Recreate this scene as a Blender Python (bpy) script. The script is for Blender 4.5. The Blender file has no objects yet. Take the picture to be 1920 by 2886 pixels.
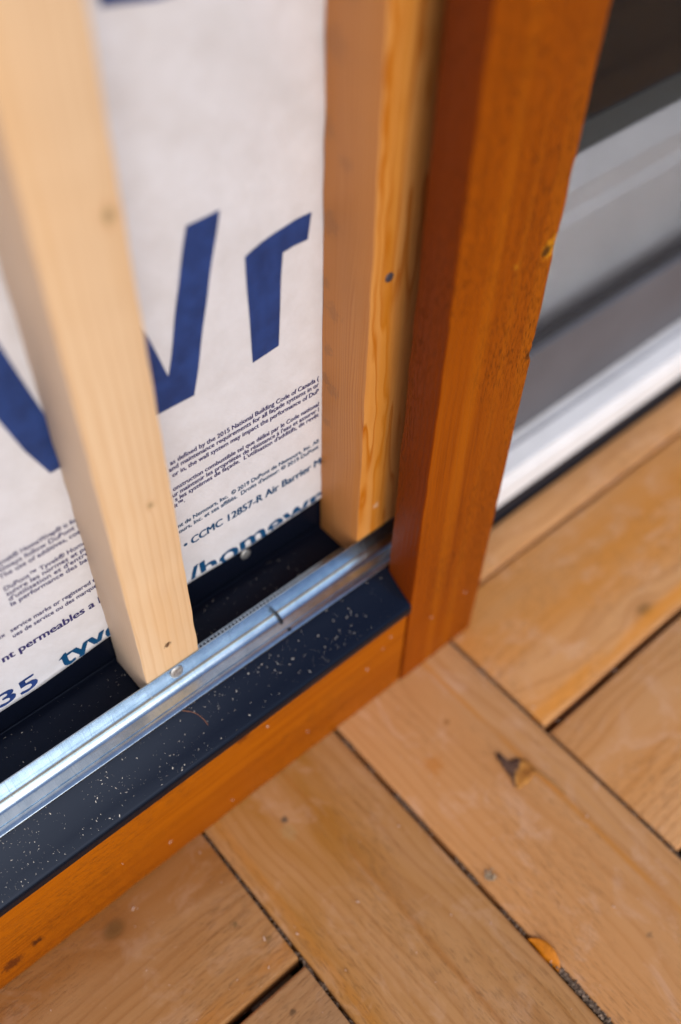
import bpy, bmesh, math, random
from mathutils import Vector, Matrix, noise as mn
S = bpy.context.scene
COL = S.collection
rnd = random.Random(7)

# ---------------------------------------------------------------- camera
cam_d = bpy.data.cameras.new('camera'); cam = bpy.data.objects.new('camera', cam_d); COL.objects.link(cam)
RW = ((0.757434782711861, 0.49726216515423893, -0.42311096540311255),
      (-0.6525631415807811, 0.5977070941169849, -0.4657333742523202),
      (0.021304839554828342, 0.6288692779492007, 0.7772191036401477))
m = Matrix(RW).to_4x4(); m.translation = Vector((0.0, -0.2963, 0.803)); cam.matrix_world = m
cam_d.sensor_fit = 'HORIZONTAL'; cam_d.sensor_width = 24.0; cam_d.lens = 35.0
cam_d.clip_start = 0.01; cam_d.clip_end = 2000
cam_d.dof.use_dof = True; cam_d.dof.focus_distance = 0.682; cam_d.dof.aperture_fstop = 1.9
S.camera = cam

# ---------------------------------------------------------------- light
SUN_AZ, SUN_EL = math.radians(198), math.radians(37)      # azimuth measured from +Y towards +X
w = bpy.data.worlds.new('World'); S.world = w; w.use_nodes = True
wt = w.node_tree; bg = wt.nodes['Background']
sky = wt.nodes.new('ShaderNodeTexSky'); sky.sky_type = 'NISHITA'; sky.sun_disc = False
sky.sun_elevation = SUN_EL; sky.sun_rotation = SUN_AZ
sky.air_density = 1.0; sky.dust_density = 1.2; sky.ozone_density = 1.0; sky.altitude = 100
wt.links.new(sky.outputs[0], bg.inputs[0]); bg.inputs[1].default_value = 0.135
sun_d = bpy.data.lights.new('sun', 'SUN'); sun = bpy.data.objects.new('sun', sun_d); COL.objects.link(sun)
sun_d.energy = 1.5; sun_d.angle = math.radians(52); sun_d.color = (1.0, 0.88, 0.74)
sdir = Vector((math.sin(SUN_AZ) * math.cos(SUN_EL), math.cos(SUN_AZ) * math.cos(SUN_EL), math.sin(SUN_EL)))
sun.rotation_euler = sdir.to_track_quat('Z', 'Y').to_euler()
sun.location = sdir * 20
vs = S.view_settings
vs.view_transform = 'Standard'; vs.look = 'None'; vs.gamma = 1.0; vs.use_curve_mapping = False
vs.exposure = 0.42
S.render.resolution_x = 681; S.render.resolution_y = 1024

# ---------------------------------------------------------------- helpers
def lin(r, g, b):
    f = lambda c: (c / 255 / 12.92) if c <= 10.3 else (((c / 255 + .055) / 1.055) ** 2.4)
    return (f(r), f(g), f(b), 1.0)

def tag(o, label=None, cat=None, group=None, kind=None):
    if label: o['label'] = label
    if cat: o['category'] = cat
    if group: o['group'] = group
    if kind: o['kind'] = kind
    return o

def empty(name, loc=(0, 0, 0)):
    o = bpy.data.objects.new(name, None); COL.objects.link(o); o.location = loc
    o.empty_display_size = .05
    return o

def obj(name, bm, mat, parent=None, origin=None, smooth=None):
    """link a bmesh (world coordinates) as one mesh object with its origin moved to `origin`"""
    bmesh.ops.recalc_face_normals(bm, faces=bm.faces)
    org = Vector(origin) if origin is not None else Vector((0, 0, 0))
    if origin is not None: bmesh.ops.translate(bm, verts=bm.verts, vec=-org)
    me = bpy.data.meshes.new(name); bm.to_mesh(me); bm.free()
    me.materials.append(mat)
    o = bpy.data.objects.new(name, me); COL.objects.link(o)
    if parent is not None:
        o.parent = parent; o.location = org - Vector(parent.get('_org', (0, 0, 0)))
    else:
        o.location = org
    o['_org'] = tuple(org)
    if smooth:
        for p in me.polygons: p.use_smooth = True
        try: me.set_sharp_from_angle(angle=math.radians(smooth))
        except Exception: pass
    return o

def thing(name, loc, label, cat, group=None):
    o = empty(name, loc); o['_org'] = tuple(loc)
    return tag(o, label, cat, group)

def box(bm, x0, x1, y0, y1, z0, z1):
    v = [bm.verts.new(p) for p in ((x0, y0, z0), (x1, y0, z0), (x1, y1, z0), (x0, y1, z0),
                                   (x0, y0, z1), (x1, y0, z1), (x1, y1, z1), (x0, y1, z1))]
    for f in ((0, 3, 2, 1), (4, 5, 6, 7), (0, 1, 5, 4), (1, 2, 6, 5), (2, 3, 7, 6), (3, 0, 4, 7)):
        bm.faces.new([v[i] for i in f])

def rrect(a0, a1, b0, b1, r, n=3):
    pts = []
    for cx, cy, t0 in ((a1 - r, b1 - r, 0), (a0 + r, b1 - r, 90), (a0 + r, b0 + r, 180), (a1 - r, b0 + r, 270)):
        for i in range(n + 1):
            t = math.radians(t0 + 90 * i / n)
            pts.append((cx + r * math.cos(t), cy + r * math.sin(t)))
    return pts

def sweep(bm, axis, stations, prof, jitter=0.0, jscale=30.0, seed=0.0, post=None):
    """extrude a closed profile along an axis, every ring point shifted by a little noise"""
    rings = []
    for s in stations:
        ring = []
        for (a, b) in prof:
            if axis == 'X': p = Vector((s, a, b))
            elif axis == 'Y': p = Vector((a, s, b))
            else: p = Vector((a, b, s))
            if jitter:
                q = p * jscale + Vector((seed, seed * 1.7, seed * .3))
                d = mn.noise_vector(q) * jitter
                d['XYZ'.index(axis)] = 0
                p = p + d
            if post: p = post(p)
            ring.append(bm.verts.new(p))
        rings.append(ring)
    n = len(prof)
    for r0, r1 in zip(rings, rings[1:]):
        for i in range(n):
            bm.faces.new((r0[i], r0[(i + 1) % n], r1[(i + 1) % n], r1[i]))
    bm.faces.new(list(reversed(rings[0]))); bm.faces.new(rings[-1])

def frange(a, b, step):
    n = max(1, int(round((b - a) / step)))
    return [a + (b - a) * i / n for i in range(n + 1)]

def thicken(line, t):
    """closed profile from an open polyline (offset to its left by t)"""
    off = []
    for i, p in enumerate(line):
        p = Vector(p)
        d0 = (p - Vector(line[i - 1])).normalized() if i else None
        d1 = (Vector(line[i + 1]) - p).normalized() if i < len(line) - 1 else None
        d = ((d0 or d1) + (d1 or d0)).normalized()
        nrm = Vector((-d.y, d.x)); ref = d1 or d0
        k = max(.5, nrm.dot(Vector((-ref.y, ref.x))))
        off.append(tuple(p + nrm * t / k))
    return list(line) + off[::-1]

# ---------------------------------------------------------------- materials
class NT:
    def __init__(self, name):
        self.m = bpy.data.materials.new(name); self.m.use_nodes = True
        self.t = self.m.node_tree; self.b = self.t.nodes['Principled BSDF']
    def n(self, typ, **kw):
        nd = self.t.nodes.new('ShaderNode' + typ)
        for k, v in kw.items(): setattr(nd, k, v)
        return nd
    def set(self, sock, v):
        if isinstance(v, bpy.types.NodeSocket): self.t.links.new(v, sock)
        else: sock.default_value = v
    def math(self, op, a, b=0.0, c=0.0, clamp=False):
        nd = self.n('Math', operation=op, use_clamp=clamp)
        for i, v in enumerate((a, b, c)): self.set(nd.inputs[i], v)
        return nd.outputs[0]
    def vmath(self, op, a, b=(0, 0, 0)):
        nd = self.n('VectorMath', operation=op)
        self.set(nd.inputs[0], a); self.set(nd.inputs[1], b)
        return nd.outputs['Value'] if op in ('LENGTH', 'DOT_PRODUCT', 'DISTANCE') else nd.outputs[0]
    def comb(self, x, y, z):
        nd = self.n('CombineXYZ')
        for i, v in enumerate((x, y, z)): self.set(nd.inputs[i], v)
        return nd.outputs[0]
    def noise(self, vec, scale=1.0, detail=2.0, rough=.5, dist=0.0):
        nd = self.n('TexNoise'); self.set(nd.inputs['Vector'], vec)
        nd.inputs['Scale'].default_value = scale; nd.inputs['Detail'].default_value = detail
        nd.inputs['Roughness'].default_value = rough; nd.inputs['Distortion'].default_value = dist
        return nd.outputs['Fac']
    def ramp(self, fac, stops):
        nd = self.n('ValToRGB'); self.set(nd.inputs[0], fac)
        cr = nd.color_ramp
        while len(cr.elements) < len(stops): cr.elements.new(.5)
        for e, (p, c) in zip(cr.elements, stops):
            e.position = p; e.color = c if len(c) == 4 else (*c, 1)
        return nd.outputs[0]
    def step(self, fac, a, b):
        nd = self.n('MapRange', interpolation_type='SMOOTHSTEP')
        self.set(nd.inputs[0], fac); nd.inputs[1].default_value = a; nd.inputs[2].default_value = b
        return nd.outputs[0]
    def mix(self, fac, a, b, mode='MIX'):
        nd = self.n('Mix', data_type='RGBA', blend_type=mode)
        self.set(nd.inputs[0], fac); self.set(nd.inputs[6], a); self.set(nd.inputs[7], b)
        return nd.outputs[2]
    def bump(self, h, strength, dist, prev=None):
        nd = self.n('Bump'); nd.inputs['Strength'].default_value = strength; nd.inputs['Distance'].default_value = dist
        self.set(nd.inputs['Height'], h)
        if prev is not None: self.set(nd.inputs['Normal'], prev)
        return nd.outputs[0]
    def p(self, **kw):
        for k, v in kw.items(): self.set(self.b.inputs[k.replace('_', ' ')], v)

def wood(name, light, dark, axis='X', pith=(.02, -.05), ring=.005, ring_amt=.5, warp=.012, warp2=.28, warp2l=None, fibre_amt=.35,
         blotch=None, blotch_amt=.5, blotch_scale=6.0, rough=.55, spec=.3, bump=.25, knots=(), pores=0.0, pore_col=(.02, .008, .002, 1),
         lines=(), spots=(), seed=0.0, rnd_off=False, coat=0.0, sat_streak=None, streak_amt=.4, scuff=None, scuff_amt=.3, side=None, pore_scale=(42.0, 950.0), pore_area=(.36, .62)):
    k = NT(name)
    tc = k.n('TexCoord').outputs['Object']
    sp = k.n('SeparateXYZ'); k.set(sp.inputs[0], tc)
    X, Y, Z = sp.outputs
    L, U, V = {'X': (X, Y, Z), 'Y': (Y, X, Z), 'Z': (Z, X, Y)}[axis]
    raw = k.comb(L, U, V)
    off = (seed * 1.31, seed * .77, seed * 2.1)
    vec = k.vmath('ADD', raw, off)
    if rnd_off:
        oi = k.n('ObjectInfo').outputs['Random']
        vec = k.vmath('ADD', vec, k.comb(k.math('MULTIPLY', oi, 37.0), k.math('MULTIPLY', oi, 11.0), k.math('MULTIPLY', oi, 23.0)))
    # rings round a pith that wanders along the board
    wv = k.vmath('MULTIPLY', vec, (3.0, 10.0, 10.0))
    w1 = k.math('SUBTRACT', k.noise(wv, 1.0, 2.0), .5)
    w2 = k.math('SUBTRACT', k.noise(k.vmath('MULTIPLY', vec, (14.0, 45.0, 45.0)), 1.0, 2.0), .5)
    du = k.math('SUBTRACT', U, pith[0]); dv = k.math('SUBTRACT', V, pith[1])
    d = k.math('SQRT', k.math('ADD', k.math('MULTIPLY', du, du), k.math('MULTIPLY', dv, dv)))
    d = k.math('ADD', d, k.math('MULTIPLY', w1, warp * 2.2))
    w2b = w2 if not warp2l else k.math('SUBTRACT', k.noise(k.vmath('MULTIPLY', vec, (warp2l, 45.0, 45.0)), 1.0, 2.0), .5)
    d = k.math('ADD', d, k.math('MULTIPLY', w2b, warp * warp2))
    kd = []
    for (kl, ku, kv, kr) in knots:
        q = k.vmath('MULTIPLY', k.vmath('SUBTRACT', raw, (kl, ku, kv)), (.75, 1.0, 1.0))
        dist = k.math('DIVIDE', k.vmath('LENGTH', q), kr)
        kd.append(dist)
        bulge = k.math('POWER', 2.718, k.math('MULTIPLY', dist, -.9))
        d = k.math('ADD', d, k.math('MULTIPLY', bulge, kr * 1.6))
    fr = k.math('FRACT', k.math('DIVIDE', d, ring))
    rf = k.ramp(fr, [(0, (0, 0, 0)), (.55, (.22, .22, .22)), (.86, (1, 1, 1)), (1, (.02, .02, .02))])
    fib = k.noise(k.vmath('MULTIPLY', vec, (9.0, 420.0, 420.0)), 1.0, 3.0, .6)
    fib2 = k.noise(k.vmath('MULTIPLY', vec, (2.5, 90.0, 90.0)), 1.0, 3.0, .55)
    big = k.noise(k.vmath('MULTIPLY', vec, (.35 * blotch_scale, blotch_scale * 1.6, blotch_scale * 1.6)), 1.0, 4.0, .6)
    rc = k.math('MULTIPLY', rf, ring_amt)
    rc = k.math('ADD', rc, k.math('MULTIPLY', k.math('SUBTRACT', fib, .5), fibre_amt * 1.6))
    rc = k.math('ADD', rc, k.math('MULTIPLY', k.math('SUBTRACT', fib2, .5), fibre_amt * 1.4), clamp=True)
    col = k.mix(rc, light, dark)
    if blotch: col = k.mix(k.math('MULTIPLY', k.step(big, .42, .68), blotch_amt), col, blotch)
    if sat_streak:
        st = k.noise(k.vmath('MULTIPLY', k.vmath('ADD', vec, (5, 5, 5)), (1.2, 38.0, 38.0)), 1.0, 2.0)
        col = k.mix(k.math('MULTIPLY', k.step(st, .5, .66), streak_amt), col, sat_streak)
    if scuff:
        s1_ = k.noise(k.vmath('MULTIPLY', vec, (22.0, 34.0, 34.0)), 1.0, 6.0, .7, .6)
        col = k.mix(k.math('MULTIPLY', k.step(s1_, .50, .68), scuff_amt), col, scuff)
        s2_ = k.noise(k.vmath('MULTIPLY', k.vmath('ADD', vec, (9, 2, 4)), (300.0, 420.0, 420.0)), 1.0, 3.0, .7)
        col = k.mix(k.math('MULTIPLY', k.step(s2_, .66, .76), .45), col, tuple(c * .45 for c in dark[:3]) + (1,))
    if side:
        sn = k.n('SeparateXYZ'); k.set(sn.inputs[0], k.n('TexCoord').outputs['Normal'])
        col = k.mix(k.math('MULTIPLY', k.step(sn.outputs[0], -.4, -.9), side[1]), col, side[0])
    for dist in kd:
        col = k.mix(k.math('MULTIPLY', k.step(dist, 2.6, .6), .45), col, dark)
        col = k.mix(k.math('MULTIPLY', k.step(dist, 1.15, .3), .7), col, (dark[0] * .5, dark[1] * .62, dark[2] * .6, 1))
    for (sl, su, sv, sr, scol, samt) in spots:
        q = k.vmath('SUBTRACT', raw, (sl, su, sv))
        w3 = k.math('SUBTRACT', k.noise(raw, 330.0, 4.0, .65), .5)
        dist = k.math('ADD', k.math('DIVIDE', k.vmath('LENGTH', q), sr), k.math('ADD', k.math('MULTIPLY', w2, 1.6), k.math('MULTIPLY', w3, 2.6)))
        col = k.mix(k.math('MULTIPLY', k.step(dist, 1.1, .35), samt), col, scol)
    for (lu, lw, lcol, lamt) in lines:
        dist = k.math('ABSOLUTE', k.math('SUBTRACT', k.math('ADD', U, k.math('MULTIPLY', w1, .01)), lu))
        bk = k.noise(k.vmath('MULTIPLY', vec, (16.0, 60.0, 60.0)), 1.0, 2.0)
        col = k.mix(k.math('MULTIPLY', k.math('MULTIPLY', k.step(dist, lw, lw * .2), k.step(bk, .25, .55)), lamt), col, lcol)
    h = k.math('ADD', k.math('MULTIPLY', fib, .6), k.math('MULTIPLY', rf, -.4))
    if pores:
        pn = k.noise(k.vmath('MULTIPLY', vec, (pore_scale[0], pore_scale[1], pore_scale[1])), 1.0, 2.0, .6)
        pa = k.noise(k.vmath('MULTIPLY', vec, (7.0, 16.0, 16.0)), 1.0, 2.0)
        pf = k.math('MULTIPLY', k.step(pn, .54, .64), k.step(pa, *pore_area))
        col = k.mix(k.math('MULTIPLY', pf, pores), col, pore_col)
        h = k.math('SUBTRACT', h, k.math('MULTIPLY', pf, 1.6))
    oc = k.n('ObjectInfo').outputs['Color']
    col = k.mix(1.0, col, oc, 'MULTIPLY')
    k.p(Base_Color=col, Specular_IOR_Level=spec, Coat_Weight=coat, Coat_Roughness=.35)
    k.p(Roughness=k.math('ADD', rough, k.math('MULTIPLY', k.math('SUBTRACT', big, .5), .25)))
    k.p(Normal=k.bump(h, bump, .0006))
    return k.m

def plain(name, col, rough=.5, spec=.5, metal=0.0, var=0.0, vscale=40.0, bump=0.0, bscale=300.0, bdist=.0003, coat=0.0):
    k = NT(name)
    tc = k.n('TexCoord').outputs['Object']
    c = col
    if var:
        n_ = k.noise(tc, vscale, 4.0, .6)
        c = k.mix(k.step(n_, .25, .75), tuple(x * (1 - var) for x in col[:3]) + (1,), tuple(min(1, x * (1 + var)) for x in col[:3]) + (1,))
        k.p(Roughness=k.math('ADD', rough, k.math('MULTIPLY', k.math('SUBTRACT', n_, .5), .2)))
    else: k.p(Roughness=rough)
    k.p(Base_Color=c, Specular_IOR_Level=spec, Metallic=metal, Coat_Weight=coat)
    if bump: k.p(Normal=k.bump(k.noise(tc, bscale, 3.0), bump, bdist))
    return k.m

M = {}
M['ink'] = plain('blue_ink', lin(34, 58, 114), .55, .3, var=.22, vscale=60)
M['ink_small'] = plain('dark_blue_ink', lin(56, 52, 104), .6, .3)
M['ink_teal'] = plain('teal_blue_ink', lin(4, 66, 108), .55, .3)

def wrap_mat():
    k = NT('house_wrap')
    tc = k.n('TexCoord').outputs['Object']
    a = k.noise(tc, 55.0, 5.0, .65); b = k.noise(k.vmath('MULTIPLY', tc, (1, 1, .45)), 420.0, 4.0, .6)
    swirl = k.noise(tc, 160.0, 6.0, .7, 1.5)
    c = k.mix(k.step(a, .2, .8), (.60, .60, .635, 1), (.665, .675, .73, 1))
    c = k.mix(k.math('MULTIPLY', k.step(swirl, .45, .75), .25), c, (.575, .56, .585, 1))
    k.p(Base_Color=c, Roughness=.42, Specular_IOR_Level=.35)
    cr = k.noise(k.vmath('MULTIPLY', k.comb(k.vmath('DOT_PRODUCT', tc, (.8, 0, .6)), 0.0, k.vmath('DOT_PRODUCT', tc, (-.6, 0, .8))), (55.0, 1.0, 9.0)), 1.0, 4.0, .55, .4)
    n0 = k.bump(cr, .35, .003)
    n1 = k.bump(k.noise(tc, 24.0, 3.0), .4, .004, n0)
    n2 = k.bump(b, .25, .0004, n1)
    k.p(Normal=k.bump(swirl, .12, .0006, n2))
    return k.m
M['wrap'] = wrap_mat()

def black_mat():
    k = NT('black_painted_metal')
    tc = k.n('TexCoord').outputs['Object']
    a = k.noise(k.vmath('MULTIPLY', tc, (6, 40, 40)), 1.0, 4.0, .6)
    fine = k.noise(tc, 900.0, 2.0)
    dust = k.step(k.noise(tc, 1500.0, 2.0), .70, .78)
    c = k.mix(k.math('MULTIPLY', dust, .10), (.0035, .005, .011, 1), (.25, .24, .24, 1))
    k.p(Base_Color=c, Specular_IOR_Level=.20, Specular_Tint=(.55, .70, 1.0, 1))
    k.p(Roughness=k.math('ADD', .14, k.math('MULTIPLY', a, .16)))
    n1 = k.bump(k.noise(k.vmath('MULTIPLY', tc, (5, 30, 30)), 1.0, 2.0), .15, .002)
    k.p(Normal=k.bump(fine, .06, .0002, n1))
    return k.m
M['black'] = black_mat()

def galv_mat():
    k = NT('galvanised_steel')
    tc = k.n('TexCoord').outputs['Object']
    cross = k.noise(k.vmath('MULTIPLY', tc, (900.0, 25.0, 25.0)), 1.0, 3.0, .6)
    longi = k.noise(k.vmath('MULTIPLY', tc, (3.0, 900.0, 900.0)), 1.0, 2.0)
    spang = k.noise(tc, 90.0, 4.0, .6)
    c = k.mix(k.step(spang, .3, .7), (.40, .50, .60, 1), (.52, .62, .71, 1))
    c = k.mix(k.math('MULTIPLY', k.step(cross, .56, .70), .5), c, (.27, .35, .43, 1))
    k.p(Base_Color=c, Metallic=1.0)
    k.p(Roughness=k.math('ADD', .15, k.math('MULTIPLY', cross, .14)))
    h = k.math('ADD', k.math('MULTIPLY', cross, .7), k.math('MULTIPLY', longi, .5))
    k.p(Normal=k.bump(h, .14, .0004))
    return k.m
M['galv'] = galv_mat()
M['nail'] = plain('weathered_zinc', (.42, .42, .42, 1), .45, .5, .8, var=.4, vscale=500, bump=.4, bscale=700, bdist=.0005)
M['white_vinyl'] = plain('white_vinyl', (.74, .75, .78, 1), .6, .25, var=.05, vscale=20)
M['grey_vinyl'] = plain('grey_white_vinyl', (.82, .85, .93, 1), .5, .35, var=.05, vscale=15)
M['charcoal'] = plain('grey_aluminium', (.10, .10, .115, 1), .55, .3, var=.1, vscale=12)
M['wire'] = plain('screen_wire', (.018, .018, .02, 1), .5, .4)
M['dark'] = plain('near_black', (.012, .013, .02, 1), .6, .3)  # near-black for the strip under the sill and the slot blocks
M['room'] = plain('room_interior', (.012, .011, .011, 1), .8, .2, var=.3, vscale=2)
M['osb'] = plain('sheathing_board', (.36, .26, .15, 1), .8, .2, var=.3, vscale=30, bump=.3, bscale=80, bdist=.001)

def glass_mat():
    k = NT('window_glass')
    k.p(Base_Color=(.9, .95, .95, 1), Roughness=.02, Transmission_Weight=1.0, IOR=1.45)
    return k.m
M['glass'] = glass_mat()

STAIN_L, STAIN_D = (.37, .096, .0010, 1), (.17, .030, .0006, 1)
M['trim'] = wood('stained_trim', STAIN_L, STAIN_D, 'X', pith=(.012, -.11), ring=.0042, ring_amt=.30, warp=.008, fibre_amt=.9,
                 blotch=(.24, .05, .001, 1), blotch_amt=.5, rough=.5, spec=.1, bump=.4, pore_scale=(150.0, 1200.0), pores=.45, pore_col=(.06, .018, .003, 1), seed=3.1,
                 spots=((.562, .0, .030, .010, (.10, .022, .004, 1), .9), (.583, .0, .034, .006, (.05, .012, .004, 1), .9), (.777, .0, .108, .006, (.13, .03, .004, 1), .8)))
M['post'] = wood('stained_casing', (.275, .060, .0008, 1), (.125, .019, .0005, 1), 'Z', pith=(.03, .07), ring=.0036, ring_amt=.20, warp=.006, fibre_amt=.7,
                 blotch=(.20, .036, .0008, 1), blotch_amt=.4, rough=.48, spec=.1, bump=.7, pore_scale=(130.0, 1000.0), pore_area=(.26, .76), side=((.15, .019, .0007, 1), .7), pores=.6, pore_col=(.05, .012, .002, 1), seed=1.7,  # left face: redder stain, plus shade put into its colour
                 sat_streak=(.42, .12, .003, 1), streak_amt=.35,
                 spots=((.436, .041, -.014, .008, (.55, .24, .01, 1), .8), (.4345, .036, -.014, .004, (.05, .018, .005, 1), .9),
                        (.436, .010, -.014, .005, (.48, .2, .01, 1), .5), (.3475, .043, -.014, .007, (.07, .02, .004, 1), .8)))
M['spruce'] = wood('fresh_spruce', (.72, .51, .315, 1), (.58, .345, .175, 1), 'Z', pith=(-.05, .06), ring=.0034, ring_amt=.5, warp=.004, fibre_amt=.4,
                   blotch=(.69, .42, .20, 1), blotch_amt=.6, blotch_scale=9, side=((.54, .40, .31, 1), .62), rough=.6, spec=.25, bump=.3, seed=5.2,  # greyer left face is shade put into the wood colour
                   knots=((.396, .015, -.0225, .0036), (.202, .0075, -.0225, .0022)),
                   spots=((.055, -.0005, -.0225, .0034, (.10, .045, .02, 1), .95),))
M['fir'] = wood('aged_fir', (.60, .28, .075, 1), (.37, .095, .002, 1), 'Z', pith=(.004, .11), ring=.0026, ring_amt=1.0, warp=.008, warp2=2.4, warp2l=3.2, fibre_amt=.22,
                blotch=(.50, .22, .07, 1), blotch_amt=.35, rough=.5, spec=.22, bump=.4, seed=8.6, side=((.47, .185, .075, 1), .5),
                sat_streak=(.56, .20, .006, 1), streak_amt=.55,
                spots=((.056, -.005, -.0225, .0035, (.60, .38, .24, 1), .9),
                       (0.130, -.0228, 0.016, 0.0060, (.22, .11, .06, 1), 0.30), (0.165, -.0228, 0.010, 0.0070, (.22, .11, .06, 1), 0.33), (0.172, -.0228, 0.018, 0.0050, (.22, .11, .06, 1), 0.36), (0.200, -.0228, 0.017, 0.0060, (.22, .11, .06, 1), 0.36), (0.235, -.0228, 0.012, 0.0080, (.22, .11, .06, 1), 0.30), (0.255, -.0228, 0.019, 0.0050, (.22, .11, .06, 1), 0.30), (0.300, -.0228, 0.016, 0.0090, (.22, .11, .06, 1), 0.27), (0.345, -.0228, 0.004, 0.0080, (.22, .11, .06, 1), 0.24), (0.360, -.0228, 0.018, 0.0090, (.22, .11, .06, 1), 0.27), (0.410, -.0228, 0.016, 0.0100, (.22, .11, .06, 1), 0.24), (0.440, -.0228, 0.000, 0.0080, (.22, .11, .06, 1), 0.21)))
TAN_L, TAN_D, TAN_B = (.53, .280, .120, 1), (.36, .150, .045, 1), (.47, .185, .028, 1)

# ---------------------------------------------------------------- ground and deck
bm = bmesh.new(); bmesh.ops.create_grid(bm, x_segments=8, y_segments=8, size=400)
bmesh.ops.translate(bm, verts=bm.verts, vec=(0, 0, -.35))
g = obj('ground', bm, plain('dark_soil', (.045, .035, .026, 1), .95, .2, var=.4, vscale=6, bump=.6, bscale=40, bdist=.02)); tag(g, kind='structure')

deck = thing('deck', (0, 0, 0), None, None); deck['kind'] = 'structure'
X1, X2, X3 = .1287, .2722, .4157                       # the three long joints that run out from the wall
GAP = .0034
def deck_board(axis, a0, a1, b0, b1, mat, seed, tint=(1, 1, 1)):
    """axis = direction of the board, a = along it, b = across it"""
    bm = bmesh.new()
    prof = rrect(b0, b1, -.027, 0.0, .0030, 3)
    near = frange(a0, a1, .02 if (a1 - a0) < 1.6 else .06)
    sweep(bm, axis, near, prof, jitter=.0010, jscale=22.0, seed=seed)
    c = ((a0 + a1) / 2, (b0 + b1) / 2)
    org = (c[0], c[1], 0) if axis == 'X' else (c[1], c[0], 0)
    o = obj('deck_board', bm, mat, deck, org, smooth=40)
    o.color = (*tint, 1)
    return o
def dwood(name, axis, seed, **kw):
    a = dict(pith=(.015, -.07), ring=.0052, ring_amt=.5, warp=.014, fibre_amt=.35, blotch=TAN_B, blotch_amt=.6, blotch_scale=5,
             rough=.6, spec=.22, bump=.4, seed=seed, pores=.4, pore_col=(.16, .075, .03, 1), pore_scale=(90.0, 900.0), scuff=(.61, .375, .24, 1), scuff_amt=.42)
    a.update(kw)
    return wood(name, TAN_L, TAN_D, axis, **a)
MX = dwood('deck_wood_along', 'X', 2.0, rnd_off=True); MY = dwood('deck_wood_out', 'Y', 4.0, rnd_off=True)
# two boards running out from the wall
Yo0, Yo1 = -2.9, .030
yc = (Yo0 + Yo1) / 2
w1 = (X1 + X2) / 2; w2 = (X2 + X3) / 2
m1 = dwood('deck_wood_out_brown', 'Y', 11.3, blotch=(.40, .165, .016, 1), blotch_amt=.95, blotch_scale=7,
           spots=((-.034 - yc, .187 - w1, 0, .0030, (.08, .06, .05, 1), .85), (-.045 - yc, .183 - w1, 0, .007, (.45, .32, .15, 1), .35)), lines=((-.058, .006, (.50, .20, .03, 1), .5), (.012, .004, (.42, .16, .03, 1), .4)))
deck_board('Y', Yo0, Yo1, X1 + GAP / 2, X2 - GAP / 2, m1, 1.0, (.90, .88, .80))
m2 = dwood('deck_wood_out_tan', 'Y', 17.9, blotch=(.50, .22, .065, 1), blotch_amt=.5,
           spots=((-.08 - yc, .315 - w2, 0, .012, (.46, .16, .02, 1), .6), (-.058 - yc, .352 - w2, 0, .0035, (.28, .11, .03, 1), .7), (-.29 - yc, .345 - w2, 0, .0025, (.24, .13, .06, 1), .7)),
           lines=((.378 - w2, .0042, (.50, .20, .035, 1), .75), (.392 - w2, .003, (.5, .22, .05, 1), .25)))
deck_board('Y', Yo0, Yo1, X2 + GAP / 2 + .001, X3 - GAP / 2, m2, 2.0, (1.08, 1.08, 1.08))
# boards along the wall, left of them
yy = .020; first = True; i = 0
for width in [.1455] + [.140] * 19:
    g_ = .0075
    y1, y0 = yy, yy - width
    x0, x1 = -1.5, X1 - GAP / 2
    if i == 0:
        mm = dwood('deck_wood_brown_knot', 'X', 23.0, pith=(.03, -.05), ring=.006, ring_amt=.45, blotch=(.40, .15, .020, 1), blotch_amt=.95,
                   knots=((.0315 - (x0 + x1) / 2, -.0175 - (y0 + y1) / 2, 0, .0085),),
                   spots=((.105 - (x0 + x1) / 2, -.075 - (y0 + y1) / 2, 0, .0035, (.16, .10, .04, 1), .6), (.118 - (x0 + x1) / 2, -.1 - (y0 + y1) / 2, 0, .003, (.20, .12, .05, 1), .5)), lines=((-.064, .010, (.52, .19, .02, 1), .6),))
        deck_board('X', x0, x1, y0, y1, mm, 3.0, (.74, .71, .62))
    elif i == 1:
        mm = dwood('deck_wood_grey_brown', 'X', 31.0, blotch=(.36, .21, .11, 1),
                   spots=((.10 - (x0 + x1) / 2, -.152 - (y0 + y1) / 2, 0, .003, (.14, .08, .04, 1), .8),))
        deck_board('X', x0, x1, y0, y1, mm, 4.0, (.84, .83, .78))
    else:
        v = .88 + rnd.random() * .2
        deck_board('X', x0, x1, y0, y1, MX, 5.0 + i, (v, v, v))
    yy = y0 - g_; i += 1
# boards along the wall, right of them
yy = .0700; i = 0
for width in [.040, .140] + [.140] * 19:
    g_ = .0035 if i == 0 else .0068
    y1, y0 = yy, yy - width
    if i == 0: y0 = .0305
    x0, x1 = (X3 if i else .4157) + GAP / 2, 3.4
    if i == 1:
        y1 = .027; y0 = -.1165
        mm = dwood('deck_wood_orange', 'X', 41.0, blotch=(.54, .215, .035, 1), blotch_amt=.85, pith=(-.03, -.06), lines=((-.062, .011, (.58, .22, .02, 1), .7),),
                   knots=((.585 - (x0 + x1) / 2, -.097 - (y0 + y1) / 2, 0, .0085),))
        deck_board('X', x0, x1, y0, y1, mm, 40.0, (1.22, 1.20, 1.16))
    else:
        v = 1.2 if i == 2 else 1.05 + rnd.random() * .2
        deck_board('X', x0, x1, y0, y1, MX, 41.0 + i, (v, v * .98, v * .95))
    yy = y0 - g_; i += 1
# joists under the boards, seen only through the joints
for x in (-1.2, -.8, -.4, .0, .10, .20, .345, .47, .9, 1.3, 1.7, 2.1, 2.5, 2.9):
    bm = bmesh.new(); box(bm, x - .019, x + .019, -2.9, .03, -.19, -.0285)
    obj('deck_joist', bm, MY, deck, (x, -1.4, -.19))

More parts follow.
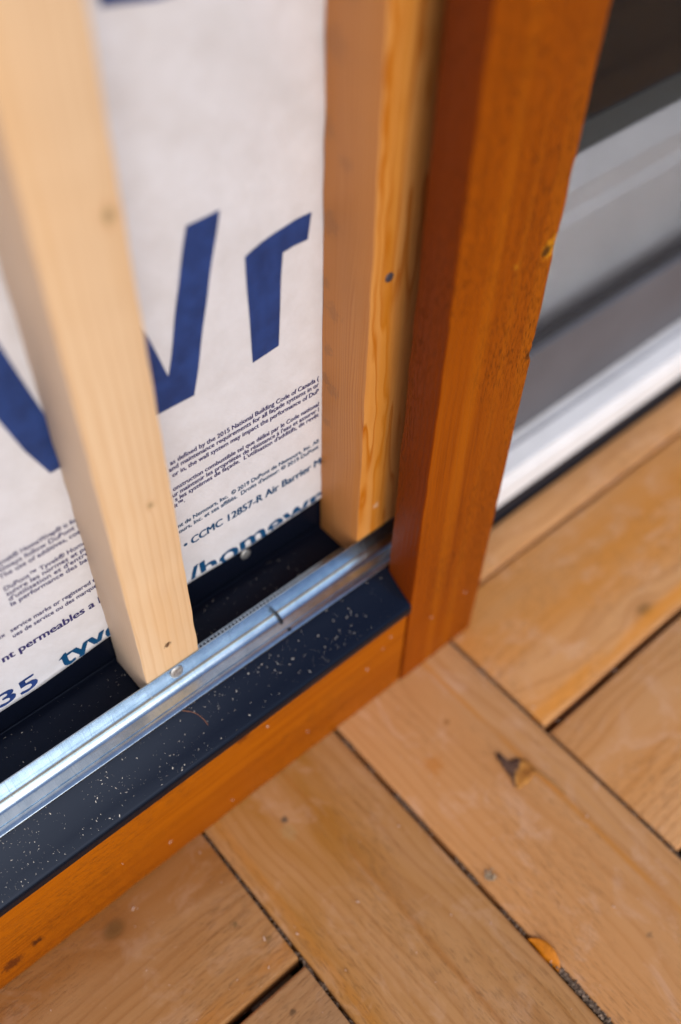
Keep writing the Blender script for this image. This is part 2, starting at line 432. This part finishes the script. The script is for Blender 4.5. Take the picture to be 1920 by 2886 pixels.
# ---------------------------------------------------------------- house wall, room, wrap
YW = .0955
house = thing('house_wall', (0, .1, -.3), 'timber sheathed house wall behind the white wrap and the door', 'wall')
for (x0, x1, z0, z1) in ((-1.5, .46, -.3, 2.6), (2.35, 3.4, -.3, 2.6), (.46, 2.35, 2.15, 2.6)):
    bm = bmesh.new(); box(bm, x0, x1, .099, .2, z0, z1)
    obj('sheathing_panel', bm, M['osb'], house, ((x0 + x1) / 2, .1, z0))
bm = bmesh.new(); box(bm, .46, 2.35, .17, .2, -.3, .02)
obj('door_threshold_panel', bm, M['osb'], house, (1.4, .1, -.3))
bm = bmesh.new(); box(bm, -1.5, 3.4, .21, 4.0, -.05, 2.6)
for f in list(bm.faces):
    if abs(f.calc_center_median().y - .21) < .01: bm.faces.remove(f)
r_ = obj('room', bm, M['room'], None, (1, 2, -.05)); tag(r_, kind='structure')

def edge_z(x):
    pts = [(-2, .177), (.044, .1785), (.078, .179), (.128, .184), (.203, .1872), (.255, .1845), (.33, .188), (1, .188)]
    for (xa, za), (xb, zb) in zip(pts, pts[1:]):
        if x <= xb: return za + (zb - za) * (x - xa) / (xb - xa)
    return .188
def wrap_y(x, z):
    a = mn.noise(Vector((x * 9, z * 6, 3.1))) * .0010
    s = min(1, max(0, (z - .36) / .2))
    # creases that fan out from the right strip
    u = x * .75 + z * .66
    b = mn.noise(Vector((u * 34, (x - z) * 5, 7.7))) * .0042 * (.14 + s)
    c = mn.noise(Vector((x * 45, z * 38, 1.2))) * .00022
    pin = min(1, abs(x - .156) / .03) * min(1, abs(x - .35) / .03)
    curl = -.0012 * max(0, 1 - (z - edge_z(x)) / .012) ** 2
    return YW - .0008 + (a + b) * (.15 + .85 * pin) + c + curl
bm = bmesh.new()
xs = frange(-.6, -.05, .02)[:-1] + frange(-.05, .44, .0035)
ts = [i / 170 for i in range(171)]
grid = []
for x in xs:
    colv = []
    e = edge_z(x)
    for i in range(171): z = e + i * .0035; colv.append(bm.verts.new((x, wrap_y(x, z), z)))
    for z in frange(e + 170 * .0035 + .05, 2.4, .1): colv.append(bm.verts.new((x, wrap_y(x, z), z)))
    grid.append(colv)
for c0, c1 in zip(grid, grid[1:]):
    for j in range(min(len(c0), len(c1)) - 1): bm.faces.new((c0[j], c1[j], c1[j + 1], c0[j + 1]))
wrap = obj('house_wrap', bm, M['wrap'], None, (0, YW, .18), smooth=80)
for p in wrap.data.polygons: p.use_smooth = True
sm = wrap.modifiers.new('Solidify', 'SOLIDIFY'); sm.thickness = .0003; sm.offset = 1
tag(wrap, 'white house wrap sheet printed with blue lettering behind the wooden strips', 'house wrap')

# printed lettering: thin ink shapes that follow the sheet
def press(bm, lift=.00035, gridstep=None, clip=None):
    if gridstep:
        for ax, nrm in ((0, (1, 0, 0)), (2, (0, 0, 1))):
            vals = [v.co[ax] for v in bm.verts]
            if not vals: return
            q = math.floor(min(vals) / gridstep) * gridstep
            while q < max(vals):
                co = [0, 0, 0]; co[ax] = q
                bmesh.ops.bisect_plane(bm, geom=bm.verts[:] + bm.edges[:] + bm.faces[:], plane_co=co, plane_no=nrm)
                q += gridstep
    if clip is not None:
        dead = [f for f in bm.faces if min(v.co.z - edge_z(v.co.x) for v in f.verts) < .0004]
        bmesh.ops.delete(bm, geom=dead, context='FACES')
    for v in bm.verts: v.co.y = wrap_y(v.co.x, v.co.z) - lift
def text_bm(txt, bold=0.0):
    cu = bpy.data.curves.new('t', 'FONT'); cu.body = txt; cu.size = 1.0; cu.resolution_u = 3; cu.offset = bold
    to = bpy.data.objects.new('t', cu); COL.objects.link(to)
    dg = bpy.context.evaluated_depsgraph_get(); dg.update()
    me = bpy.data.meshes.new_from_object(to.evaluated_get(dg))
    bm = bmesh.new(); bm.from_mesh(me)
    bpy.data.objects.remove(to); bpy.data.curves.remove(cu); bpy.data.meshes.remove(me)
    return bm
def width(bm): xs_ = [v.co.x for v in bm.verts]; return min(xs_), max(xs_)
def print_line(txt, xa, xb, z, mat, hscale=1.0, bold=0.0, gridstep=None, clip=None, size=None, anchor='l'):
    # heavier strokes: the same glyphs struck two or three times, a hair apart
    base = text_bm(txt)
    lo, hi = width(base); s = (xb - xa) / (hi - lo)
    sz = (size or s * hscale)
    for v in base.verts: v.co = Vector((xa + (v.co.x - lo) * s, 0, z + v.co.y * sz))
    me = bpy.data.meshes.new('t'); base.to_mesh(me); base.free()
    out = bmesh.new()
    for n_, k_ in enumerate((-1, 0, 1) if bold else (0,)):
        bm = bmesh.new(); bm.from_mesh(me)
        for v in bm.verts: v.co.x += k_ * bold * sz; v.co.z += k_ * bold * sz * .3
        if gridstep: bmesh.ops.triangulate(bm, faces=bm.faces)
        press(bm, lift=.00035 + .00006 * n_, gridstep=gridstep, clip=clip)
        m2_ = bpy.data.meshes.new('t'); bm.to_mesh(m2_); bm.free(); out.from_mesh(m2_); bpy.data.meshes.remove(m2_)
    bpy.data.meshes.remove(me)
    return obj('printed_text', out, mat, wrap, (xa, YW, z))
SZ = .0060
right = [(.2044, .3180, "as defined by the 2015 National Building Code of Canada (", M['ink_small']),
         (.2028, .3125, "and maintenance requirements for all façade systems in or", M['ink_small']),
         (.2046, .3062, "or in, the wall system may impact the performance of DuP", M['ink_small']),
         (.2033, .2930, "onstruction combustible tel que défini par le Code national", M['ink_small']),
         (.2021, .2874, "ur maintenir les propriétés de résistance à l'eau et assurer l", M['ink_small']),
         (.2035, .2822, "s les systèmes de façade.  L'utilisation d'additifs, de revêt", M['ink_small']),
         (.2023, .2540, "nt de Nemours, Inc.  © 2019 DuPont de Nemours, Inc. All", M['ink_teal']),
         (.2020, .2478, "ours, Inc. et ses affiliés.  Droits d'auteur: © 2019 DuPont", M['ink_teal'])]
for xa, z, t_, mt in right: print_line(t_, xa, .3300, z, mt, size=SZ, bold=.018)
print_line("it™.", .2022, .2105, .2765, M['ink_small'], size=SZ, bold=.018)
left = [(.3170, "Tyvek® HomeWrap® is for use in combustible construction"), (.3110, "Always follow DuPont installation guidelines for use"),
        (.3050, "The use of additives, coatings or insulation behind, on,"), (.2925, "DuPont™ Tyvek® HomeWrap® est un matériau de c"),
        (.2870, "suivre les normes et pratiques DuPont pour la po"), (.2815, "d'utilisation et d'entretien de la membrane dan"),
        (.2760, "la performance des barrières d'eau et d'air Produ"), (.2518, "service marks or registered trademarks of affiliates of DuPo"),
        (.2452, "ues de service ou des marques déposées de DuPont de Nem")]
for z, t_ in left: print_line(t_, .0715 if z < .26 else .078, .2010, z, M['ink_small'], size=SZ, bold=.012)
print_line("membranes pare-air DuPont sont brevetees aux", -.045, .0675, .2518, M['ink_small'], size=SZ, bold=.012)
print_line("nt permeables a l'air", .0595, .1480, .2268, M['ink_small'], size=.0106, bold=.030, gridstep=.01)
print_line("• CCMC 12857-R Air Barrier Ma", .2045, .3370, .2282, M['ink_teal'], size=.0110, bold=.030, gridstep=.01)
print_line("35", .0452, .0742, .1822, M['ink'], size=.0204, bold=.035, gridstep=.006, clip=1)
print_line("tyvek.ca", .0938, .1905, .1828, M['ink_teal'], size=.0268, bold=.030, gridstep=.003, clip=1)
print_line("/homewrap", .2035, .3650, .1828, M['ink_teal'], size=.0268, bold=.030, gridstep=.003, clip=1)
# the big brand word: last strokes of a W, then an r, and the foot of the word above
def big_letter(polys):
    bm = bmesh.new()
    for pl in polys: bm.faces.new([bm.verts.new((x, 0, z)) for x, z in pl])
    bmesh.ops.triangulate(bm, faces=bm.faces)
    press(bm, gridstep=.006)
    xs_ = [v.co.x for v in bm.verts]; zs_ = [v.co.z for v in bm.verts]
    return obj('printed_letter', bm, M['ink'], wrap, (min(xs_), YW, min(zs_)), smooth=80)
big_letter([[(.1270, .3672), (.1540, .3672), (.1690, .4270), (.1755, .4530), (.1820, .4270), (.1967, .3672), (.2287, .3662), (.2591, .4870), (.2369, .4866),
             (.2127, .3919), (.1885, .4868), (.1625, .4868), (.1380, .3919), (.1318, .4205), (.1223, .4655), (.1178, .4868), (.0925, .4868), (.1100, .4185), (.1170, .3930)]])
big_letter([[(.2747, .3664), (.2962, .3690), (.2965, .4340), (.2973, .4365), (.3019, .4388), (.3103, .4398), (.3212, .4393), (.3247, .4568), (.3123, .4572),
             (.3024, .4563), (.2943, .4553), (.2863, .4537), (.2798, .4514), (.2741, .4487)]])
big_letter([[(.2081, .6075), (.2340, .6040), (.2620, .6040), (.2620, .7600), (.2081, .7600)]])

# ---------------------------------------------------------------- black flashing
fl = thing('drip_flashing', (0, .04, .1155), 'black folded metal flashing with sawdust lying on its sloping ledge', 'flashing')
LEG = [(.0972, .30), (.0972, .1500), (.0966, .1486), (.0952, .1480), (.0312, .1470)]
SLO = [(.0300, .1464), (.0245, .1415), (.0165, .1353), (.0075, .1296), (.0005, .1259), (-.0010, .1248), (-.0021, .1232), (-.0023, .1212), (-.0023, .1152)]
bm = bmesh.new(); sweep(bm, 'X', frange(-.6, .3492, .02), thicken(LEG + SLO, .0007), jitter=.0003, jscale=9)
obj('ledge', bm, M['black'], fl, (0, .04, .1155), smooth=50)
# the wall leg has its own folded upper piece whose hem makes the thin step above the floor
bm = bmesh.new(); sweep(bm, 'X', frange(-.6, .43, .02), rrect(.0950, .0968, .1490, .1506, .0006, 3), jitter=.0002, jscale=12)
obj('hem', bm, M['black'], fl, (0, .096, .149), smooth=60)
def head(bm, c, r, nrm, h=.0012, dome=.5, seg=20):
    nrm = Vector(nrm).normalized(); t = nrm.orthogonal().normalized(); b = nrm.cross(t); c = Vector(c)
    rings = []
    for (rr, hh) in ((1, 0), (1, .45), (.9, .8), (.55, 1.0)):
        rings.append([bm.verts.new(c + (t * math.cos(2 * math.pi * i / seg) + b * math.sin(2 * math.pi * i / seg)) * r * rr + nrm * h * hh) for i in range(seg)])
    for r0, r1 in zip(rings, rings[1:]):
        for i in range(seg): bm.faces.new((r0[i], r0[(i + 1) % seg], r1[(i + 1) % seg], r1[i]))
    bm.faces.new(rings[-1])
bm = bmesh.new(); head(bm, (.2574, .0966, .1735), .0046, (0, -1, .1))
obj('nail_head', bm, M['nail'], fl, (.2574, .0966, .1735), smooth=40)

# ---------------------------------------------------------------- galvanised angle strip
gs = thing('metal_angle_strip', (0, .04, .149), 'shiny galvanised steel angle strip running along the foot of the wooden strips', 'metal strip')
arc = [(.0485 - .0085 * (1 - math.cos(math.radians(a))), .1600 - .0095 * math.sin(math.radians(a))) for a in range(0, 91, 10)]
prof = [(.0485, .1742), (.0485, .1660)] + arc + [(.0365, .1500), (.0354, .1499), (.0350, .1488), (.0344, .1488), (.0340, .1500), (.0300, .1494), (.0294, .1490), (.0293, .1474)]
bm = bmesh.new(); sweep(bm, 'X', frange(-.6, .40, .02), thicken(prof, .0008), jitter=.0002, jscale=8)
obj('angle', bm, M['galv'], gs, (0, .04, .149), smooth=35)
bm = bmesh.new()
for z0, z1, y0, y1 in ((.1486, .1494, .0500, .0622), (.1486, .1494, .0650, .0662)):
    box(bm, .186, .40, y0, y1, z0, z1)
x = .186
while x < .40:
    box(bm, x, x + .0013, .0621, .0651, .1487, .1493); x += .0034
obj('perforated_flange', bm, M['galv'], gs, (0, .056, .1486))
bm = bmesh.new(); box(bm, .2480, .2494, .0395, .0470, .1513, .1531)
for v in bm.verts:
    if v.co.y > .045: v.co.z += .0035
obj('slot_shade', bm, M['dark'], gs, (.2487, .043, .151))  # uncut metal: a dark block paints the shade of a slit
bm = bmesh.new(); box(bm, .2478, .2506, .0306, .0336, .1493, .1502); obj('slot_shade', bm, M['dark'], gs, (.249, .032, .149))  # dark block again, painting the shade of a square hole
bm = bmesh.new(); head(bm, (.1573, .0481, .1672), .0054, (0, -1, .25), h=.0016)
obj('nail_head', bm, M['nail'], gs, (.1573, .0481, .1672), smooth=40)

# ---------------------------------------------------------------- furring strips
def strip(name, x0, x1, y0, y1, z0, z1, mat, seed, label, bev=.0012):
    bm = bmesh.new()
    sweep(bm, 'Z', frange(z0, .75, .004) + frange(.75, z1, .1)[1:], rrect(x0, x1, y0, y1, bev, 2), jitter=.0006, jscale=45, seed=seed)
    o = obj(name, bm, mat, None, ((x0 + x1) / 2, (y0 + y1) / 2, z0), smooth=40)
    return tag(o, label, 'wood strip', 'furring strips on the house wrap')
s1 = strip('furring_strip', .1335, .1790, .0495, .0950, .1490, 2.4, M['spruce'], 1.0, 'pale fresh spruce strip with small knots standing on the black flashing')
s2 = strip('furring_strip', .3330, .3785, .0495, .0950, .1490, 2.4, M['fir'], 2.0, 'orange-brown aged fir strip with wavy grain, close beside the stained casing post')
bm = bmesh.new(); head(bm, (.3475, .0494, .4256), .0034, (0, -1, 0), h=.0006)
obj('screw_head', bm, plain('dark_steel', (.16, .15, .19, 1), .4, .5, .7), s2, (.3475, .0494, .4256), smooth=40)
# torn fibres at the cut end of the pale strip
bm = bmesh.new()
for (bx, by, bz, ln, sd) in ((.1338, .0492, .1560, .0060, 1), (.1340, .0490, .1545, .0075, 2), (.1345, .0492, .1530, .0050, 3), (.1352, .0490, .1760, .004, 4)):
    pts = [Vector((bx, by, bz))]
    r2 = random.Random(sd)
    for i in range(6): pts.append(pts[-1] + Vector((r2.uniform(-.5, .9), r2.uniform(-.9, .1), r2.uniform(-.5, .9))) * ln / 6)
    for a, b in zip(pts, pts[1:]):
        t = Vector((.00012, 0, .00012))
        vs_ = [bm.verts.new(p) for p in (a - t, a + t, b + t, b - t)]; bm.faces.new(vs_)
        vs_ = [bm.verts.new(p + Vector((0, -.0002, 0))) for p in (a - t, b - t, b + t, a + t)]; bm.faces.new(vs_)
obj('splinter', bm, plain('pale_fibre', (.75, .62, .45, 1), .7, .2), s1, (.134, .049, .155))

# ---------------------------------------------------------------- stained trim board and casing post
bm = bmesh.new(); sweep(bm, 'X', frange(-.6, .3475, .006), rrect(0.0, .028, .0005, .1205, .0015, 2), jitter=.0005, jscale=40, seed=3)
tb = obj('skirting_board', bm, M['trim'], None, (-.6, 0, 0), smooth=40)
tag(tb, 'orange-brown stained skirting board lying on the deck under the black flashing', 'trim board')
def nick(p):
    if p.x > .43:
        for (zc, hw, dp) in ((.3475, .006, .0022), (.357, .004, .0016), (.338, .005, -.0006), (.4355, .010, .0012), (.405, .02, .0008)):
            t = abs(p.z - zc) / hw
            if t < 1 and p.y < .006: p.x -= dp * (1 - t * t)
    return p
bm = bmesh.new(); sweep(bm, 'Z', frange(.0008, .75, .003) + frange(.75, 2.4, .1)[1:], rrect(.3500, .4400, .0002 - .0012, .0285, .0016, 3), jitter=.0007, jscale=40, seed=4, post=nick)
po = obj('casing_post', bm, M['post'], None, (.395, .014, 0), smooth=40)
tag(po, 'orange-brown stained upright casing post with rough grain beside the door', 'post')

# ---------------------------------------------------------------- sliding door and insect screen
door = thing('sliding_door', (1.4, .14, 0), 'white sliding patio door with a long sill beyond the casing post', 'door')
def run(name, prof, mat, parent, x0=.4405, x1=2.35, smooth=30):
    bm = bmesh.new(); sweep(bm, 'X', frange(x0, x1, .2), prof)
    ys = [p[0] for p in prof]; zs = [p[1] for p in prof]
    return obj(name, bm, mat, parent, ((x0 + x1) / 2, min(ys), min(zs)), smooth=smooth)
run('sill', [(.074, .022), (.074, .050), (.0765, .054), (.0765, .0595), (.0785, .0615), (.098, .0635), (.100, .0625), (.100, .0600), (.165, .060), (.165, .022)], M['white_vinyl'], door, x0=.42)
run('under_sill_strip', [(.0735, -.04), (.0735, .0215), (.16, .0215), (.16, -.04)], M['dark'], door, x0=.42)  # near-black strip below the sill
run('bottom_rail', [(.150, .0606), (.150, .262), (.156, .272), (.156, .290), (.150, .296), (.150, .302), (.166, .322), (.175, .322), (.175, .0606)], M['grey_vinyl'], door, x0=.45)
run('seal_reflection_band', [(.167, .3222), (.167, .352), (.1735, .352), (.1735, .3222)], plain('grey_green_reflection', (.085, .105, .115, 1), .35, .5), door, x0=.45)  # seal raised into a band; its grey-green paints a reflection low in the glass
run('glass_pane', [(.168, .3525), (.168, 2.1), (.172, 2.1), (.172, .3525)], M['glass'], door, x0=.45)
for x0, x1 in ((.441, .458), (2.33, 2.36)):
    bm = bmesh.new(); box(bm, x0, x1, .076, .185, .0625, 2.15); obj('jamb', bm, M['white_vinyl'], door, (x0, .13, .0625))
scr = thing('insect_screen', (1.4, .112, .07), 'sliding insect screen of fine dark mesh with a grey bottom rail over the door', 'screen')
run('bottom_rail', rrect(.108, .124, .0690, .1750, .002, 3), M['charcoal'], scr, x0=.460, x1=2.32)
bm = bmesh.new()
x = .460
while x < 2.3:
    box(bm, x, x + .00016, .1150, .1152, .174, 2.1); x += .00135
z = .176
while z < 2.1:
    box(bm, .46, 2.3, .1152, .1154, z, z + .00016); z += .00135
me_ = obj('screen_mesh', bm, M['wire'], scr, (1.4, .115, .174)); me_['kind'] = 'stuff'

# ---------------------------------------------------------------- sawdust, debris, leaves
def chip(bm, p, nrm, size, rng):
    nrm = Vector(nrm).normalized(); a = nrm.orthogonal().normalized(); a.rotate(Matrix.Rotation(rng.uniform(0, 6.28), 3, nrm)); b = nrm.cross(a)
    l, w_, h = size * rng.uniform(.6, 1.8), size * rng.uniform(.25, .6), size * rng.uniform(.1, .3)
    p = Vector(p); vs_ = []
    for sz in (0, 1):
        for (i, j) in ((-1, -1), (1, -1), (1, 1), (-1, 1)):
            vs_.append(bm.verts.new(p + a * l * i * .5 * rng.uniform(.6, 1) + b * w_ * j * .5 * rng.uniform(.5, 1) + nrm * (h * sz * rng.uniform(.6, 1.2) + .00002)))
    for f in ((0, 3, 2, 1), (4, 5, 6, 7), (0, 1, 5, 4), (1, 2, 6, 5), (2, 3, 7, 6), (3, 0, 4, 7)): bm.faces.new([vs_[i] for i in f])
def ledge_pt(t):
    L_ = SLO[:5]
    q = t * (len(L_) - 1); i = min(int(q), len(L_) - 2); f = q - i
    a, b = Vector(L_[i]), Vector(L_[i + 1]); p = a + (b - a) * f; d = (b - a).normalized()
    return p, (0, d.y, -d.x) if False else (0, -abs(d.y), abs(d.x))
dust_m = plain('sawdust', (.66, .60, .52, 1), .7, .2, var=.3, vscale=300)
bm = bmesh.new(); rg = random.Random(12)
for i in range(1900):
    x = -.12 + .46 * rg.random() ** 2.4
    t = rg.random() ** .8
    if mn.noise(Vector((x * 30, t * 2, 0))) < rg.uniform(-.6, .25): continue
    p, nm = ledge_pt(t)
    chip(bm, (x, p.x, p.y + .0002), nm, .00026 + .0010 * rg.random() ** 4, rg)
for i in range(240):
    x = -.1 + .40 * rg.random(); y = rg.uniform(.066, .094)
    chip(bm, (x, y, .1482), (0, 0, 1), .0003 + .0006 * rg.random() ** 4, rg)
o = obj('sawdust', bm, dust_m, None, (0, 0, .13)); tag(o, 'pale sawdust specks scattered over the black flashing', 'sawdust', kind='stuff')
# splinters and pale specks on trim and deck
bm = bmesh.new()
for (x, z) in ((.378, .0792), (.4197, .0786), (.33, .095), (.322, .085), (.305, .07), (.20, .10), (.16, .02), (.24, .04), (.10, .03), (.06, .055)):
    chip(bm, (x, -.0016 if x > .35 else -.0003, z), (0, -1, 0), .0024, rg)
for i in range(420):
    x, y = rg.uniform(-.05, .75), rg.uniform(-.34, -.005)
    if .355 > x > .33 and y > -.01: continue
    chip(bm, (x, y, .0004), (0, 0, 1), .0004 + .0022 * rg.random() ** 5, rg)
o = obj('wood_chips', bm, plain('pale_chips', (.66, .47, .36, 1), .7, .2), None, (.2, -.1, 0)); tag(o, 'tiny pale wood chips scattered over the deck boards', 'wood chips', kind='stuff')
# dirt lodged in the joints
dirt = plain('joint_dirt', (.20, .145, .105, 1), .95, .1, var=.85, vscale=420, bump=.5, bscale=500, bdist=.001)
bm = bmesh.new()
def clump(c, r, rng, n=5):
    for _ in range(n + 1):
        q = Vector(c) + Vector((rng.gauss(0, .30), rng.gauss(0, .9), rng.gauss(0, .25))) * r
        chip(bm, q, (rng.uniform(-1, 1), rng.uniform(-1, 1), 1), r * rng.uniform(.5, 1.5), rng)
for i in range(330):
    y = rg.uniform(-.34, -.01)
    if mn.noise(Vector((y * 40, 0, 9))) < .02 and y > -.26: continue
    clump((X2 + .0005, y, -.0030 - .001 * rg.random()), .0018, rg, 2)
for i in range(140):
    y = rg.uniform(-.34, -.255); clump((X2 + .001, y, -.0012), .0026, rg, 2)
for xx, ya, yb, n_ in ((X1, -.30, -.005, 150), (X3, -.30, .02, 230)):
    for i in range(n_): clump((xx, rg.uniform(ya, yb), -.0028 - .002 * rg.random()), .0019, rg, 2)
o = obj('joint_debris', bm, dirt, None, (.27, -.15, 0)); tag(o, 'grey-brown dirt and plant bits lodged in the deck joints', 'debris', kind='stuff')
# small fluffy clump beside the middle joint
bm = bmesh.new(); r5 = random.Random(4)
for i in range(26):
    chip(bm, (.2828 + r5.gauss(0, .0022), -.178 + r5.gauss(0, .0024), .0005 + abs(r5.gauss(0, .0012))), (r5.uniform(-.5, .5), r5.uniform(-.5, .5), 1), .0028, r5)
o = obj('plant_fluff', bm, plain('plant_fluff', (.42, .32, .21, 1), .8, .2, var=.4, vscale=400), None, (.2828, -.178, 0))
tag(o, 'small pale tuft of plant fluff beside the middle deck joint', 'plant fluff')
# crumpled dry leaf
def leaf(name, outline, mid, mat, thick, fn, label):
    bm = bmesh.new()
    n = len(outline)
    rings = [[Vector(mid).lerp(Vector(p), t) for p in outline] for t in (.34, .68, 1.0)]
    c0 = bm.verts.new((*mid, fn(*mid)))
    vr = [[bm.verts.new((p.x, p.y, fn(p.x, p.y))) for p in r] for r in rings]
    for i in range(n): bm.faces.new((c0, vr[0][i], vr[0][(i + 1) % n]))
    for r0, r1 in zip(vr, vr[1:]):
        for i in range(n): bm.faces.new((r0[i], r1[i], r1[(i + 1) % n], r0[(i + 1) % n]))
    o = obj(name, bm, mat, None, (*mid, 0), smooth=60)
    sm = o.modifiers.new('Solidify', 'SOLIDIFY'); sm.thickness = thick; sm.offset = 0
    return tag(o, label, 'leaf')
def leaf_mat(name, c1, c2, dirc, amt):
    k = NT(name); tc = k.n('TexCoord').outputs['Object']
    a = k.noise(tc, 90.0, 4.0, .6); b = k.noise(tc, 170.0, 4.0, .65)
    c = k.mix(k.step(a, .35, .65), c1, c2)
    sx = k.n('SeparateXYZ'); k.set(sx.inputs[0], tc)
    side = k.math('ADD', k.math('MULTIPLY', sx.outputs[0], -.5), k.math('MULTIPLY', sx.outputs[1], .87))
    side = k.math('ADD', side, k.math('MULTIPLY', k.math('SUBTRACT', b, .5), .02))
    c = k.mix(k.math('MULTIPLY', k.step(side, -.002, .004), amt), c, dirc)
    k.p(Base_Color=c, Roughness=.6, Specular_IOR_Level=.25, Normal=k.bump(b, .5, .002))
    return k.m
ol = [(.3625, -.1085), (.3655, -.1092), (.3665, -.1150), (.3680, -.1195), (.3725, -.1215), (.3765, -.1235), (.3790, -.1285), (.3800, -.1335), (.3795, -.1395),
      (.3760, -.1420), (.3700, -.1432), (.3640, -.1440), (.3575, -.1440), (.3545, -.1415), (.3560, -.1360), (.3575, -.1305), (.3585, -.1250), (.3605, -.1180), (.3610, -.1120)]
rr_ = random.Random(3); ol_ = []
for a_, b_ in zip(ol, ol[1:] + ol[:1]):
    for t_ in (0, .33, .66):
        ol_.append((a_[0] + (b_[0] - a_[0]) * t_ + rr_.gauss(0, .00055), a_[1] + (b_[1] - a_[1]) * t_ + rr_.gauss(0, .00055)))
ol = ol_
lf = leaf('dry_leaf', ol, (.3675, -.132), leaf_mat('dry_leaf', (.50, .22, .04, 1), (.38, .15, .03, 1), (.085, .05, .04, 1), .92), .0005,
     lambda x, y: .0012 + .0030 * abs(mn.noise(Vector((x * 130, y * 110, 2)))) + .0022 * max(0, mn.noise(Vector((x * 60, y * 60, 5)))),
     'crumpled brown and orange dry leaf lying on a tan deck board')
bm = bmesh.new(); pts = [(.3785, -.1395, .002), (.3800, -.148, .003), (.3815, -.157, .0022), (.3822, -.165, .0014), (.3830, -.1715, .0010)]
for a, b in zip(pts, pts[1:]):
    a, b = Vector(a), Vector(b); d = (b - a).normalized(); u = d.orthogonal().normalized(); v = d.cross(u)
    q0 = [bm.verts.new(a + (u * math.cos(t) + v * math.sin(t)) * .0009) for t in (0, 1.57, 3.14, 4.71)]; q1 = [bm.verts.new(b + (u * math.cos(t) + v * math.sin(t)) * .0008) for t in (0, 1.57, 3.14, 4.71)]
    for i in range(4): bm.faces.new((q0[i], q0[(i + 1) % 4], q1[(i + 1) % 4], q1[i]))
obj('stem', bm, plain('leaf_stem', (.42, .22, .08, 1), .6, .2), lf, (.381, -.155, 0))
# orange leaf standing on edge in the middle joint
bm = bmesh.new(); N = 14; cols = []
for i in range(N + 1):
    t = i / N; y = -.2295 - .0335 * t
    hgt = .0105 * math.sin(math.pi * t) ** .75
    row = []
    for j in range(5):
        s = j / 4
        row.append(bm.verts.new((X2 - .0012 + .0085 * s * math.sin(math.pi * t) ** .8 + .0006 * math.sin(t * 9), y, -.002 + hgt * math.sin(s * 1.35) * .75)))
    cols.append(row)
for c0, c1 in zip(cols, cols[1:]):
    for j in range(4): bm.faces.new((c0[j], c1[j], c1[j + 1], c0[j + 1]))
bmesh.ops.remove_doubles(bm, verts=bm.verts, dist=.00005)
ol2 = obj('curled_leaf', bm, plain('orange_leaf', (.56, .18, .003, 1), .45, .35, var=.15, vscale=250), None, (X2, -.246, 0), smooth=60)
sm = ol2.modifiers.new('Solidify', 'SOLIDIFY'); sm.thickness = .0004; sm.offset = 0
tag(ol2, 'bright orange curled leaf wedged in the joint between two deck boards', 'leaf')
# copper-coloured fibre on the ledge
bm = bmesh.new(); pts = []
for i in range(9):
    t = i / 8; p, nm = ledge_pt(.02 + .55 * t); pts.append(Vector((.147 + .010 * t + .003 * math.sin(t * 3), p.x, p.y + .0006)))
for a, b in zip(pts, pts[1:]):
    d = (b - a).normalized(); u = d.orthogonal().normalized(); v = d.cross(u)
    q0 = [bm.verts.new(a + (u * math.cos(t) + v * math.sin(t)) * .00022) for t in (0, 2.1, 4.2)]; q1 = [bm.verts.new(b + (u * math.cos(t) + v * math.sin(t)) * .00022) for t in (0, 2.1, 4.2)]
    for i in range(3): bm.faces.new((q0[i], q0[(i + 1) % 3], q1[(i + 1) % 3], q1[i]))
o = obj('fibre', bm, plain('copper_fibre', (.40, .16, .07, 1), .5, .3), None, tuple(pts[0])); tag(o, 'thin reddish curved fibre lying on the black flashing', 'fibre')

for o in bpy.data.objects:
    if '_org' in o.keys(): del o['_org']
